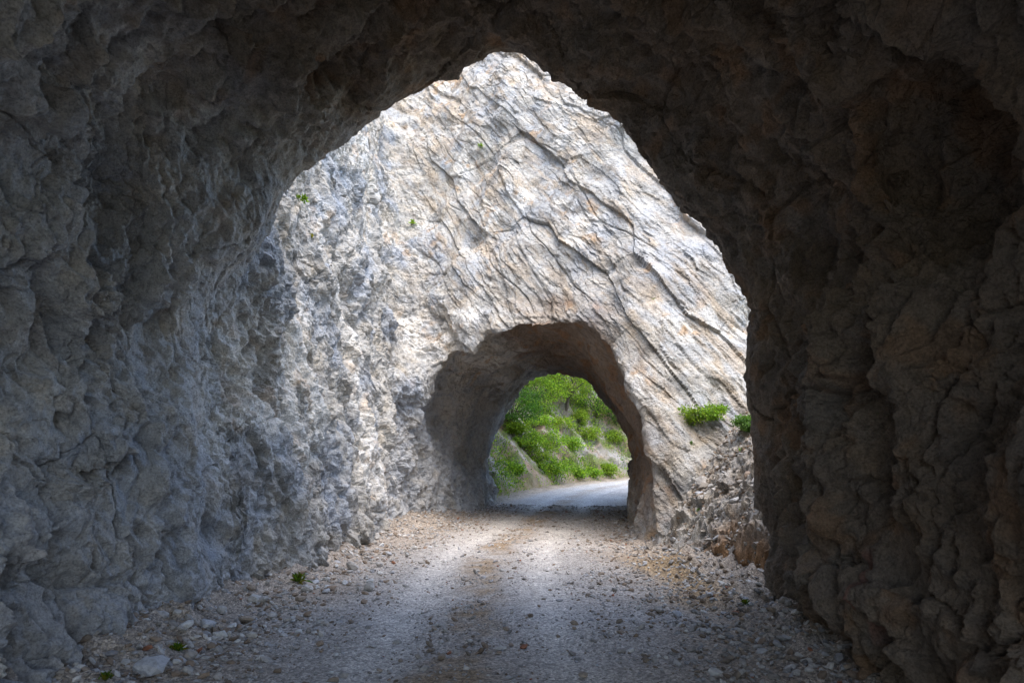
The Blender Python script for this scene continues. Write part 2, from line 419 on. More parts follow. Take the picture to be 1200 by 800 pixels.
def subdivide(V, Nn, F):
    n = len(V); E = np.stack([F, np.roll(F, -1, 1)], 2).reshape(-1, 2); E = np.sort(E, 1)
    key = E[:, 0].astype(np.int64) * n + E[:, 1]
    u, inv = np.unique(key, return_inverse=True)
    ea, eb = u // n, u % n
    V2 = np.concatenate([V, (V[ea] + V[eb]) / 2, V[F].mean(1)]); N2 = np.concatenate([Nn, Nn[ea] + Nn[eb], Nn[F].sum(1)])
    N2 /= np.maximum(np.linalg.norm(N2, axis=1, keepdims=True), 1e-9)
    m = (inv.reshape(-1, 4) + n); c = np.arange(len(F)) + n + len(u)
    F2 = np.concatenate([np.stack([F[:, k], m[:, k], c, m[:, k - 1]], 1) for k in range(4)])
    return V2, N2, F2

STRATA = np.array([0.68, -0.30, 0.615]); STRATA = STRATA / np.linalg.norm(STRATA)   # bedding dips down to the right on the portal face
BEDRUN = np.array([0.50, -0.42, -0.757]); BEDRUN /= np.linalg.norm(BEDRUN); BEDOUT = np.cross(STRATA, BEDRUN)
STRATA2 = np.array([0.25, 0.80, 0.50]); STRATA2 = STRATA2 / np.linalg.norm(STRATA2)  # joints that ring the tunnels
RINGRUN = np.cross(STRATA2, [0.9, -0.2, -0.3]); RINGRUN /= np.linalg.norm(RINGRUN); RINGOUT = np.cross(STRATA2, RINGRUN)
def rock_detail(P, Nn):
    """height of the broken surface along its normal, and its albedo"""
    P = P.astype(np.float32); y = P[:, 1]
    w1 = perlin(P * 1.1, 71); w2 = perlin(P * 3.1, 72)
    # how much of the cliff's slabby bedding, against the hacked rock inside the tunnels
    open_ = sstep(7.2, 9.5, y) * sstep(-2.6, 0.5, P[:, 0] + 0.30 * (P[:, 2] - 2.0)) * sstep(26, 24, y)
    n2 = np.stack([Nn[:, 0], Nn[:, 1], Nn[:, 2]], 1)
    warp = P + 0.35 * np.stack([w1, perlin(P * 1.1 + 9, 73), perlin(P * 1.1 + 19, 74)], 1) + 0.10 * np.stack([w2, perlin(P * 3.1 + 9, 75), w1], 1)
    h = 0.0
    inside = 1 - open_
    soft = P + 0.22 * (warp - P)
    mask = 0.5 + 0.85 * sstep(-0.35, 0.40, fbm(P * 0.9 + 23, 191, 3))          # broken and smooth zones alternate
    # slabs: long angular plates along the bedding, their broken edges facing down-left
    calm = P + 0.10 * (warp - P)
    bed = np.stack([calm @ STRATA.astype(np.float32), calm @ BEDRUN.astype(np.float32), calm @ BEDOUT.astype(np.float32)], 1)
    for (lu, lv, ln), amp, sd in (((1.3, 2.9, 2.2), 0.12, 1), ((0.46, 1.0, 0.9), 0.040, 2), ((0.16, 0.36, 0.3), 0.024, 3), ((0.07, 0.15, 0.13), 0.012, 4)):
        cc = cells(bed / np.array([lu, lv, ln], np.float32) + 13.7 * sd, 200 + sd, 0.35, 0.8, 0.55)
        wt = open_ * (mask if sd > 1 else 1.0)
        h = h + amp * (cc[:, 0] - 0.5) * wt
        if sd < 3: h = h - amp * 0.3 * sstep(0.045, 0.0, cc[:, 1]) * sstep(0.60, 0.80, cc[:, 2]) * open_
    bs = bed * np.array([1.0, 0.55, 0.7], np.float32)
    for lam, amp, sd in ((1.1, 0.13, 1), (0.45, 0.060, 2), (0.19, 0.026, 3), (0.085, 0.013, 4)):
        h = h + amp * facet(bs / lam + 3.3 * sd, 240 + sd) * open_ * (mask if sd > 1 else 1.0)
    for lam, dep, sd in ((1.5, 0.06, 1), (0.6, 0.022, 2)):      # long open fractures along the bedding
        t = bed[:, 0] / lam + 0.28 * perlin(P * 0.7 / lam, 195 + sd); fr = np.abs(t - np.round(t)) * lam
        h = h - dep * sstep(0.035, 0.0, fr) * sstep(0.0, 0.2, perlin(P * 0.55 / lam + 3 * sd, 197 + sd)) * open_
    lip = 1 - 0.68 * np.exp(-((y - MY) / 0.6) ** 2)
    # the hacked rock of the tunnels: sharp facets from big to small, a few ledges and cracks
    ring = np.stack([soft @ STRATA2.astype(np.float32), soft @ RINGRUN.astype(np.float32), soft @ RINGOUT.astype(np.float32)], 1)
    mi = 0.30 + 0.70 * mask
    for lam, amp, gro, sd in ((1.05, 0.13, 0.0, 1), (0.50, 0.11, 0.075, 2), (0.23, 0.092, 0.070, 3), (0.11, 0.062, 0.046, 4), (0.052, 0.034, 0.0, 5)):
        rg = ring * np.array([1.25, 0.8, 0.8], np.float32) / lam
        h = h + amp * facet(rg + 4.1 * sd, 250 + sd) * inside * (mi if sd > 2 else 1.0) * lip
        if gro:      # angular grooves between the blocks
            h = h - gro * np.clip(1 - np.abs(facet(rg * 0.8 + 9.1 * sd, 260 + sd)) / 0.22, 0, 1) * sstep(-0.25, 0.35, perlin(ring / lam * 0.4 + sd, 270 + sd)) * inside * lip
    h = h - 0.16 * np.clip(perlin(ring * np.array([2.9, 1.7, 1.7], np.float32), 281) - 0.17, 0, 1) * inside * lip - 0.20 * np.clip(perlin(ring * np.array([6.0, 3.8, 3.8], np.float32), 282) - 0.17, 0, 1) * inside * lip
    for lu, lv, amp, sd in ((0.85, 1.4, 0.10, 1), (0.32, 0.50, 0.035, 2), (0.13, 0.2, 0.016, 3)):
        cc = cells(ring / np.array([lu, lv, lv], np.float32) + 5.3 * sd, 220 + sd, 0.5, 0.35, 0.6)
        h = h + amp * (cc[:, 0] - 0.5) * inside * mask * lip
        if sd < 3: h = h - amp * 0.9 * sstep(0.05, 0.0, cc[:, 1]) * sstep(0.6, 0.8, cc[:, 2]) * inside
    h = h + fbm(P * 9, 111, 4, 0.6) * (0.014 * inside + 0.008) * mask
    # colour of the stone, with some light and shade painted in
    n = len(P); base = np.array([0.425, 0.41, 0.38])
    col = np.tile(base, (n, 1))
    a = fbm(P * 0.8, 121, 4); b = fbm(P * 0.5 + 40, 131, 4); c = fbm(P * 2.4 + 11, 141, 4)
    us = (P + 0.4 * (warp - P)) @ STRATA.astype(np.float32)
    run = np.stack([us * 3.4, (P @ np.array([0.55, -0.45, -0.70], np.float32)) * 0.55, P[:, 1] * .3], 1)      # streaks along the bedding
    st = fbm(run, 161, 4, .55); st2 = fbm(run * 1.9 + 30, 171, 4, .6)
    def lay(m, rgb):
        nonlocal col
        m = np.clip(m, 0, 1)[:, None]; col = col * (1 - m) + np.array(rgb) * m
    left = sstep(0.5, -2.5, P[:, 0])
    lay(sstep(-0.1, 0.4, a) * (0.45 + 0.4 * left), (0.33, 0.355, 0.39))        # blue-grey stone, laid thicker at left as painted blue skylight
    lay(sstep(0.02, 0.4, b) * 0.85, (0.62, 0.605, 0.57))                      # pale clean faces
    lay(sstep(0.05, 0.5, st) * open_ * .75, (0.40, 0.335, 0.26))               # buff beds
    lay(sstep(0.12, 0.5, st2) * (0.2 + .55 * open_), (0.245, 0.22, 0.19))      # dark weathered beds
    lay(sstep(0.20, 0.5, c) * sstep(-.1, .35, b + .3 * a) * (0.35 + 0.35 * open_), (0.42, 0.28, 0.16))      # ochre stains
    lay(sstep(0.22, 0.55, fbm(P * 1.7 + 70, 151, 4)) * 0.6, (0.21, 0.20, 0.18))   # old dark weathering
    lay(sstep(9.5, 7.0, y) * sstep(-1.8, -2.8, P[:, 0] + 0.25 * (P[:, 2] - 2.5) + .3 * a) * .6, (0.50, 0.51, 0.53))  # paler, cooler left wall: skylight from the cleft painted into its colour
    # brown rock of the near spur's roof and right wall, darkened as painted shade
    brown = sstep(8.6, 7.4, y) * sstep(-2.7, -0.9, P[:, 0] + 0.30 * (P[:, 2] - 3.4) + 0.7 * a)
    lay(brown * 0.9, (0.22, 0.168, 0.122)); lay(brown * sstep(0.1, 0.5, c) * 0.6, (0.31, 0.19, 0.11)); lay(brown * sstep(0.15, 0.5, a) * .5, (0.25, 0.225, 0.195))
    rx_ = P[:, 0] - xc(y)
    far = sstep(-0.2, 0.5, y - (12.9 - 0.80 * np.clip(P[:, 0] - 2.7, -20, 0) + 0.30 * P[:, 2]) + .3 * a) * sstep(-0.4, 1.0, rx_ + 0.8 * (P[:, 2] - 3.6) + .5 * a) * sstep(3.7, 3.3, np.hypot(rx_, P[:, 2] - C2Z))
    lay(sstep(15.5, 18, y) * sstep(-1.4, -2.2, rx_) * sstep(4.2, 3.0, P[:, 2]) * .6, (0.50, 0.52, 0.55))  # daylight on the second tunnel's left wall, painted in pale blue
    lay(far * 0.85, (0.20, 0.145, 0.105)); lay(far * sstep(.1, .4, c) * .6, (0.26, 0.14, 0.07))  # brown lining with the shade of roof and right wall painted in
    # rust streak daubed on the right wall
    q = P - np.array(RUST, np.float32)
    lay(sstep(0.06, 0.02, np.abs(q[:, 1]) + 0.05 * w2) * sstep(0.30, 0.18, np.abs(q[:, 2] + .05 * w1)) * (P[:, 0] > 1) * 0.3, (0.30, 0.05, 0.03))
    return h, col
RUST = at_y(1108, 690, 4.9)

# levels: fine where the camera can look, coarse elsewhere
fc = BV[BF].mean(1); fn = BN[BF].mean(1)
d = EYE - fc; dist = np.linalg.norm(d, axis=1); facing = np.einsum('ij,ij->i', d, fn) / dist
rel = fc - EYE
zc = rel[:, 1] * cp_ + rel[:, 2] * sp_; uc = -rel[:, 1] * sp_ + rel[:, 2] * cp_
px = 600 + FPX * rel[:, 0] / np.maximum(zc, .1); py = 400 - FPX * uc / np.maximum(zc, .1)
tight = (zc > 1.5) & (px > -70) & (px < 1270) & (py > -60) & (py < 860)
inview = (zc > 1.5) & (px > -230) & (px < 1430) & (py > -160) & (py < 950)
def seen(eye):
    P0 = fc + fn * 0.22; D = eye - P0; Ln = np.linalg.norm(D, axis=1); ok = np.einsum('ij,ij->i', D, fn) / Ln > -0.25
    for f in np.linspace(0.02, 0.98, 70):
        w_ = np.where(ok)[0]
        i = np.clip(np.round((P0[w_] + D[w_] * f - lo) / VOX).astype(int), 0, N - 1)
        ok[w_[S[i[:, 0], i[:, 1], i[:, 2]] > 0.10]] = False
    return ok
lev = np.zeros(len(BF), int)
v0 = seen(EYE) & inview; v1 = (seen(EYE + np.array([1.3, 0, 0])) | seen(EYE + np.array([-1.3, 0, 0])) | seen(EYE + np.array([0, -1.0, .5]))) & inview
ring = np.zeros(len(BV), bool); ring[BF[v0].ravel()] = True; v0 = v0 | ring[BF].any(1)
above = fc[:, 2] > -0.2
lev[v1 & above] = 1; lev[v1 & (dist < 9.5) & above] = 2
lev[v0 & above] = 2; lev[v0 & tight & (dist < 8.9) & above & (fn[:, 2] > -0.35) & ((fc[:, 0] < 0) | (fc[:, 2] < 3.6))] = 3
lev[v0 & (dist > 24)] = 1
# region: near tunnel, cliff with the open cleft, far tunnel
region = np.where(fc[:, 1] < 8.2, 0, 1)
rx = fc[:, 0] - xc(fc[:, 1]); intun = (np.hypot(rx, fc[:, 2] - C2Z) < 3.3) & (fc[:, 1] > 13.2) & (fc[:, 2] < 5.7)
region[(region == 1) & intun & (fc[:, 1] > 12.9 - 0.8 * (fc[:, 0] - 2.7) + .36 * fc[:, 2] + 0.2)] = 2
region[fc[:, 1] > 24.5] = 2
def build_region(k):
    Vs, Fs, Cs = [], [], []; off = 0
    for L in (0, 1, 2, 3):
        m = (region == k) & (lev == L)
        if not m.any(): continue
        if L > 0:   # one extra ring, so that differently fine patches overlap
            vm = np.zeros(len(BV), bool); vm[BF[m].ravel()] = True
            g1 = vm[BF].any(1) & (lev < L); vm[BF[g1].ravel()] = True
            m = m | (vm[BF].any(1) & (lev < L))
        used, inv = np.unique(BF[m], return_inverse=True)
        V, Nn, F = BV[used], BN[used], inv.reshape(-1, 4)
        for _ in range(L): V, Nn, F = subdivide(V, Nn, F)
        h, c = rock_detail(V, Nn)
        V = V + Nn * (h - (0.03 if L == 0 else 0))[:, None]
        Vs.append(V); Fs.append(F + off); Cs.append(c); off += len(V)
    return np.concatenate(Vs), np.concatenate(Fs), np.concatenate(Cs)
RINFO = [("tunnel_rock", "dark rough rock tunnel around the viewer with arched mouth framing the cliff"),
         ("cliff", "pale grey limestone cliff in daylight pierced by the second tunnel"),
         ("tunnel_rock", "inner walls and roof of the second, farther rock tunnel")]
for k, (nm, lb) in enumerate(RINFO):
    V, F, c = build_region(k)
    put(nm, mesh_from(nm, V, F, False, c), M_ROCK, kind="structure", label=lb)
    print(nm, len(F) * 2, "tris", round(time.time() - T0, 1))

# ------------------------------------------------------------------ finding places on the rock and the hill
def rock_hit(px, py, y0=2.0, y1=27.0):
    r = ray(px, py); ys = np.arange(y0, y1, 0.04)
    P = EYE + r * (ys / r[1])[:, None]
    i = np.round((P - lo) / VOX).astype(int); ok = np.all((i >= 0) & (i < N), 1)
    v = np.where(ok, S[tuple(np.clip(i, 0, N - 1).T)], -1)
    k = np.argmax(v > 0); p = P[k]
    n = grad(p[None, :])[0]
    h, _ = rock_detail(p[None, :], n[None, :])
    return p + n * float(h[0]), n

# ------------------------------------------------------------------ the road
def road_height(s, t):
    P = np.stack([t, s, s * 0], -1).reshape(-1, 3)
    n1 = fbm(P * 0.7, 201, 3).reshape(s.shape); n2 = fbm(P * 3.2, 202, 3).reshape(s.shape); n3 = fbm(P * 12, 203, 3).reshape(s.shape)
    ruts = np.exp(-((np.abs(t + 0.05 + 0.1 * n1) - 0.78) / 0.28) ** 2)
    inn = sstep(27.5, 25, s)
    edge = 0.20 * sstep(2.2, 3.3, np.abs(t) + 0.35 * n1) * inn
    out = (1 - inn) * (-0.16 * np.clip(t - 2.4, 0, None) ** 1.4 + 0.12 * sstep(2.3, 3.2, -t))
    rough = 0.35 + 0.65 * sstep(1.0, 2.2, np.abs(t)) + 0.0
    return road_z(s) + 0.05 * n1 + 0.018 * n2 * rough + 0.012 * n3 * rough - 0.035 * ruts + edge * (1 + 0.8 * n2) + out, ruts, n1, n2
rows = [-8.0]
while rows[-1] < 78: rows.append(rows[-1] + (0.25 if rows[-1] < 4.6 else max(0.022, 0.0052 * rows[-1])))
rows = np.array(rows); tt = np.concatenate([np.arange(-5.0, -3.6, 0.1), np.arange(-3.6, 3.6, 0.033), np.arange(3.6, 6.6, 0.1)])
Sg, Tg = np.meshgrid(rows, tt, indexing='ij')
Hg, ruts, rn1, rn2 = road_height(Sg, Tg)
def road_xy(s, t):
    x, y, h = cl(s); return x + t * np.cos(h), y - t * np.sin(h)
RX, RY = road_xy(Sg, Tg)
V = np.stack([RX, RY, Hg], -1).reshape(-1, 3)
nr, nc = Sg.shape
q = (np.arange(nr - 1)[:, None] * nc + np.arange(nc - 1)[None, :]).ravel()
F = np.stack([q, q + 1, q + nc + 1, q + nc], 1)
col = np.tile(np.array([0.385, 0.355, 0.325]), (len(V), 1))
rt, tf, sf, f1, f2 = ruts.ravel(), Tg.ravel(), Sg.ravel(), rn1.ravel(), rn2.ravel()
def lay(m, rgb):
    global col
    m = np.clip(m, 0, 1)[:, None]; col = col * (1 - m) + np.array(rgb) * m
lay(sstep(1.3, 2.3, np.abs(tf) + 0.5 * f1) * 0.75, (0.30, 0.25, 0.20))                    # brown rubble margins
lay(sstep(0.5, 0.1, np.abs(tf + 0.15 + .2 * f1)) * (0.5 + 1.0 * f1 + .7 * f2) * 1.1, (0.29, 0.215, 0.14))   # earth between the wheel tracks
lay(rt * (0.85 + 0.6 * f2), (0.53, 0.50, 0.465))                                           # pale compacted wheel tracks
lay(sstep(1.9, 2.5, tf + .4 * f1) * sstep(3.0, 2.7, tf) * sstep(7, 8.5, sf) * sstep(13, 11, sf) * .85, (0.34, 0.235, 0.125))   # straw and ochre earth
lay(sstep(25.5, 29, sf) * sstep(2.4, 1.8, np.abs(tf)) * (0.55 + .5 * rt), (0.40, 0.39, 0.38))
lay(sstep(25, 26.5, sf) * sstep(2.2, 3.0, -tf + .4 * f2) * .8, (0.16, 0.13, 0.085))
put("road", mesh_from("road", V, F, True, col), M_ROAD, kind="structure", label="unpaved grey gravel road with two pale wheel tracks through the tunnels")
print("road", len(F) * 2, round(time.time() - T0, 1))

# wide ground under everything, out to the horizon
t = NT("ground_soil"); gpos = t.n("ShaderNodeNewGeometry").outputs["Position"]
t.l(t.ramp(t.noise(gpos, 0.05, 8, 0.65), [(0.3, (0.035, 0.055, 0.02)), (0.55, (0.07, 0.09, 0.035)), (0.75, (0.16, 0.14, 0.10))]), t.bsdf.inputs["Base Color"])
t.bsdf.inputs["Roughness"].default_value = 1.0
k = np.concatenate([-np.geomspace(1800, 12, 28), np.linspace(-10, 10, 9), np.geomspace(12, 1800, 28)])
GX, GY = np.meshgrid(k, k + 10, indexing='ij')
GP = np.stack([GX, GY, GX * 0], -1).reshape(-1, 3)
dd = np.hypot(GX, GY - 10).ravel()
GZ = -0.9 + fbm(GP / 90, 301, 5) * 18 * sstep(40, 300, dd) - 6 * sstep(14, 60, GX.ravel()) * sstep(200, 60, dd)
q = (np.arange(len(k) - 1)[:, None] * len(k) + np.arange(len(k) - 1)[None, :]).ravel()
put("ground", mesh_from("ground", np.stack([GX.ravel(), GY.ravel(), GZ], 1), np.stack([q, q + len(k), q + len(k) + 1, q + 1], 1)), t.m, kind="structure", label="wide grassy ground of the valley around the rocks")

# ------------------------------------------------------------------ stones
import bmesh
def ico(sub):
    bm = bmesh.new(); bmesh.ops.create_icosphere(bm, subdivisions=sub, radius=1.0)
    V = np.array([v.co[:] for v in bm.verts]); F = np.array([[v.index for v in f.verts] for f in bm.faces]); bm.free(); return V, F
ICO = {k: ico(k) for k in (1, 2, 3)}
def chipped(sub, seed, planes=9, flat=(1.0, 0.8, 0.6), rough=0.03):
    V, F = ICO[sub]; g = np.random.default_rng(seed)
    n = g.normal(size=(planes, 3)); n /= np.linalg.norm(n, axis=1, keepdims=True); dd = g.uniform(0.5, 0.86, planes)
    dot = V @ n.T
    r = np.min(np.where(dot > 0.05, dd / np.maximum(dot, 0.05), 9), axis=1); r = np.minimum(r, 1.05)
    P = V * r[:, None] * np.array(flat)
    if rough: P = P * (1 + rough * 3 * fbm(P * 3 + seed, seed, 3))[:, None]
    return P, F
STONE_TINTS = [(0.44, 0.43, 0.415), (0.36, 0.34, 0.315), (0.52, 0.515, 0.50), (0.31, 0.26, 0.21), (0.42, 0.425, 0.44), (0.27, 0.21, 0.16)]
def stone_mesh(name, sub, seed, tint, flat):
    P, F = chipped(sub, seed, 15, flat, 0.025)
    c = np.array(tint) * (1 + 0.12 * perlin(P * 2.2, seed))[:, None]
    return mesh_from(name, P, F, False, c)
STONES = [stone_mesh("stone", 2, 500 + i, STONE_TINTS[i % 6], [(1, .75, .55), (1, .85, .7), (1, .6, .42), (1, .9, .5)][i % 4]) for i in range(14)]
ROCKS = [stone_mesh("rock", 3, 700 + i, [(0.37, 0.36, 0.34), (0.42, 0.40, 0.375), (0.32, 0.295, 0.26)][i % 3], [(1, .75, .65), (1, .85, .8), (1, .6, .5)][i % 3]) for i in range(9)]

phi = (1 + 5 ** .5) / 2       # 12-cornered pebble
OC = np.array([(-1, phi, 0), (1, phi, 0), (-1, -phi, 0), (1, -phi, 0), (0, -1, phi), (0, 1, phi), (0, -1, -phi), (0, 1, -phi), (phi, 0, -1), (phi, 0, 1), (-phi, 0, -1), (-phi, 0, 1)]) / 1.9
OF = np.array([(0,11,5),(0,5,1),(0,1,7),(0,7,10),(0,10,11),(1,5,9),(5,11,4),(11,10,2),(10,7,6),(7,1,8),(3,9,4),(3,4,2),(3,2,6),(3,6,8),(3,8,9),(4,9,5),(2,4,11),(6,2,10),(8,6,7),(9,8,1)])
# loose gravel: far too much to count
def gravel(n):
    g = np.random.default_rng(77)
    s = 4.9 * np.exp(g.uniform(0, 1, n) * math.log(26 / 4.9)); t = g.uniform(-3.3, 3.3, n)
    keep = g.uniform(0, 1, n) > 0.78 * np.exp(-((np.abs(t + .05) - 0.78) / 0.30) ** 2)
    P = np.stack([t, s, s * 0], 1)
    keep &= (fbm(P * 1.3, 311, 3) + g.uniform(-.4, .4, n) + 0.16 * np.abs(t)) > 0.0
    s, t = s[keep], t[keep]; n = len(s)
    z = road_height(s, t)[0]; x, y = road_xy(s, t)
    size = 0.0085 * np.exp(g.exponential(0.42, n)) * (1 + 0.9 * sstep(1.4, 2.6, np.abs(t))) * np.maximum(1, s / 11)
    size = np.minimum(size, 0.045)
    q = OC[None] * g.uniform(0.62, 1.25, (n, 12, 1)) * np.stack([g.uniform(.9, 1.4, n), g.uniform(.7, 1.1, n), g.uniform(.45, .8, n)], 1)[:, None, :]
    an = g.uniform(0, 6.283, n); ca, sa = np.cos(an)[:, None], np.sin(an)[:, None]; tl = g.normal(0, .35, (n, 1))
    X = q[..., 0] * ca - q[..., 1] * sa; Y = q[..., 0] * sa + q[..., 1] * ca; Z = q[..., 2] + tl * X
    P = np.stack([X, Y, Z], -1) * size[:, None, None] + np.stack([x, y, z + size * 0.25], 1)[:, None, :]
    Fg = OF[None] + (np.arange(n) * 12)[:, None, None]
    tint = np.array(STONE_TINTS)[g.integers(0, 6, n)] * g.uniform(0.6, 1.25, (n, 1))
    red = g.uniform(0, 1, n) < 0.012; tint[red] = (0.33, 0.15, 0.09)
    return mesh_from("gravel", P.reshape(-1, 3), Fg.reshape(-1, 3), False, np.repeat(tint, 12, 0))
gm = gravel(18500)
put("gravel", gm, M_STONE, kind="stuff", label="loose grey and brown gravel scattered over the road", category="gravel")
print("gravel", len(gm.polygons), round(time.time() - T0, 1))

def lay_stone(px, py, size, k, label, group="loose stones along the road", rocks=None, name="stone"):
    """a loose stone on the road where the line of sight meets the ground"""
    p = at_z(px, py, 0.0)
    for _ in range(4):
        s = np.interp(p[1], CL_Y, CL_S); tq = p[0] - xc(p[1])
        z = float(road_height(np.array([s]), np.array([tq]))[0][0]); p = at_z(px, py, z)
    me = (rocks or STONES)[k % len(rocks or STONES)]
    g = random.Random(px * 31 + py)
    o = put(name, me, M_STONE, loc=(p[0], p[1], z + size * 0.22), rot=(g.uniform(-.3, .3), g.uniform(-.3, .3), g.uniform(0, 6.28)), scale=size * 0.5,
        label=label, category="stone", group=group)
    return o
SINGLE = [   # px, py, size m, mesh, label
 (300, 712, 0.36, 2, "long dark brown stone leaning against the foot of the left wall"),
 (243, 736, 0.20, 4, "rounded grey stone at the foot of the pale slab on the left wall"),
 (175, 792, 0.34, 4, "large grey stone at the bottom left corner of the road"),
 (190, 775, 0.13, 0, "flat pale stone beside the weed near the bottom left corner"),
 (223, 748, 0.15, 3, "reddish brown stone between the pale slab and the small weed at left"),
 (375, 756, 0.09, 5, "small dark brown stone alone on the grey gravel left of the wheel track"),
 (553, 712, 0.07, 1, "small dark stone upright in the middle of the road between the wheel tracks"),
 (518, 772, 0.10, 9, "reddish stone on the brown earth near the bottom of the road"),
 (550, 754, 0.12, 6, "flat pale stone in the middle of the road on brown earth"),
 (599, 757, 0.075, 11, "small red stone right of the road's middle"),
 (685, 793, 0.10, 3, "angular brown stone on the right wheel track at the bottom edge"),
 (772, 718, 0.17, 7, "grey stone on the right side of the road, larger of the pair"),
 (793, 722, 0.14, 4, "pale stone on the right side of the road, smaller of the pair"),
 (845, 688, 0.20, 2, "white pale stone on the ochre earth at the foot of the scree"),
 (830, 742, 0.10, 10, "small grey stone on the right margin below the ochre earth"),
 (838, 792, 0.14, 0, "flat grey stone at the bottom edge of the road on the right"),
 (927, 788, 0.16, 6, "flat brown stone on the dark earth at the foot of the right wall"),
 (420, 640, 0.34, 6, "broad flat pale stone at the foot of the left cliff near the far tunnel"),
 (440, 632, 0.26, 1, "brown stone beside the left cliff just before the far tunnel"),
 (412, 668, 0.30, 12, "long flat stone in the rubble strip in the middle of the left margin"),
]
for a, b, sz, k, lb in SINGLE: lay_stone(a, b, sz, k, lb)
g = random.Random(5)
def band(n, poly, smin_, smax_, label, group):
    for i in range(n):
        u = g.random(); j = u * (len(poly) - 1); a = int(j); f = j - a
        p0, p1 = poly[a], poly[min(a + 1, len(poly) - 1)]
        px = p0[0] + (p1[0] - p0[0]) * f + g.uniform(-1, 1) * p0[2]; py = p0[1] + (p1[1] - p0[1]) * f + g.uniform(-1, 1) * p0[3]
        if py > 798: continue
        sz = g.uniform(smin_, smax_) * (0.7 + 0.6 * g.random() ** 3); k = g.randrange(14)
        size = "small" if sz < smin_ + .25 * (smax_ - smin_) else "large" if sz > smin_ + .75 * (smax_ - smin_) else "middling"
        lb = "%s %s %s stone %s" % (size, ["grey", "brownish", "pale", "brown", "bluish", "dark"][k % 6], ["oblong", "chunky", "narrow", "flat"][k % 4], label[a])
        lay_stone(px, py, sz, k, lb, group)
band(150, [(215, 762, 50, 18), (300, 726, 55, 18), (380, 690, 60, 20), (430, 655, 40, 10), (480, 630, 20, 5)], 0.06, 0.19,
     ["in the rubble by the bottom left corner", "in the rubble below the left wall's pale slab", "in the rubble by the weed at the left cliff's foot", "in the rubble before the far tunnel's left side"], "rubble along the left wall")
band(40, [(780, 640, 15, 6), (830, 680, 30, 10), (880, 720, 40, 20), (900, 775, 50, 18)], 0.06, 0.14,
     ["at the foot of the far tunnel's right leg", "on the ochre earth below the scree", "at the foot of the dark right wall"], "stones along the right margin")
band(46, [(420, 780, 180, 18), (600, 760, 200, 20), (640, 690, 120, 18), (740, 740, 90, 30)], 0.035, 0.075,
     ["on the left half of the road in front", "on the road's middle in front", "on the right half of the road"], "small stones on the road")

# ------------------------------------------------------------------ the scree bank right of the far tunnel
def scree_foot(y): return np.interp(y, [7, 9.1, 10.3, 11.6, 12.6, 13.5, 15], [3.1, 3.0, 2.92, 2.80, 2.70, 2.9, 3.4])
def scree_z(x, y):
    P = np.stack([x, y, x * 0], -1).reshape(-1, 3)
    n = fbm(P * 1.2, 401, 4).reshape(x.shape)
    D = x - (scree_foot(y) + 0.22 * n)
    h = 0.30 * sstep(0.0, 0.5, D) + 1.28 * np.clip(D, 0, 1.8) - 0.45 * np.clip(D - 2.2, 0, 9) + np.minimum(D, 0) * 1.2
    return h + 0.10 * n + 0.02, D
xs = np.concatenate([np.arange(2.2, 5.4, 0.028), np.arange(5.4, 10.4, 0.12)]); ys = np.arange(7.4, 15.2, 0.03)
SX, SY = np.meshgrid(xs, ys, indexing='ij'); SZ, SD = scree_z(SX, SY)
V = np.stack([SX, SY, SZ], -1).reshape(-1, 3)
crag = sstep(1.35, 0.7, SD).ravel()
cA = cells(V * 2.6, 411, 1.2); cB = cells(V * 7.5, 412, 1.2); cC = cells(V * 17, 413, 1.1)
dh = (cA[:, 0] - .4) * 0.10 * crag + (cB[:, 0] - .5) * (0.03 + 0.035 * crag) + (cC[:, 0] - .5) * 0.030 + fbm(V * 14, 414, 3) * .018
V = V + np.array([-0.6, -0.35, 0.7]) * dh[:, None]
col = np.tile(np.array([0.42, 0.39, 0.35]), (len(V), 1)) * (0.72 + 0.5 * cB[:, 2:3] * (0.5 + cC[:, 2:3]))
lay(sstep(.1, .5, fbm(V * 2, 415, 3)) * .6, (0.29, 0.22, 0.15))
lay(crag * sstep(.35, .8, cA[:, 2]) * .5, (0.43, 0.42, 0.40))
lay(sstep(0.45, 0.15, SD.ravel()) * sstep(11.3, 10.2, V[:, 1]) * sstep(8.2, 9.0, V[:, 1]) * .9, (0.36, 0.20, 0.09))
q = (np.arange(len(xs) - 1)[:, None] * len(ys) + np.arange(len(ys) - 1)[None, :]).ravel()
F = np.stack([q, q + len(ys), q + len(ys) + 1, q + 1], 1)
scree = put("scree", mesh_from("scree", V, F, False, col), M_ROCK, kind="structure", label="bank of broken limestone scree right of the far tunnel portal")
g = random.Random(9)
for i in range(290):
    y = g.uniform(8.4, 13.6); D = g.uniform(0.05, 2.1) ** 1.15
    x = scree_foot(y) + D
    z = float(scree_z(np.array([x]), np.array([y]))[0][0])
    sz = g.uniform(0.028, 0.07) * (0.75 if D > 1.2 else 1.4) * (1.7 if g.random() < .10 else 1)
    put("rock", ROCKS[g.randrange(9)] if sz > .13 else STONES[g.randrange(14)], M_STONE, scree, (x, y, z + sz * .25), (g.uniform(-.6, .6), g.uniform(-.6, .6), g.uniform(0, 6.28)), (sz, sz, sz * g.uniform(.7, 1)))
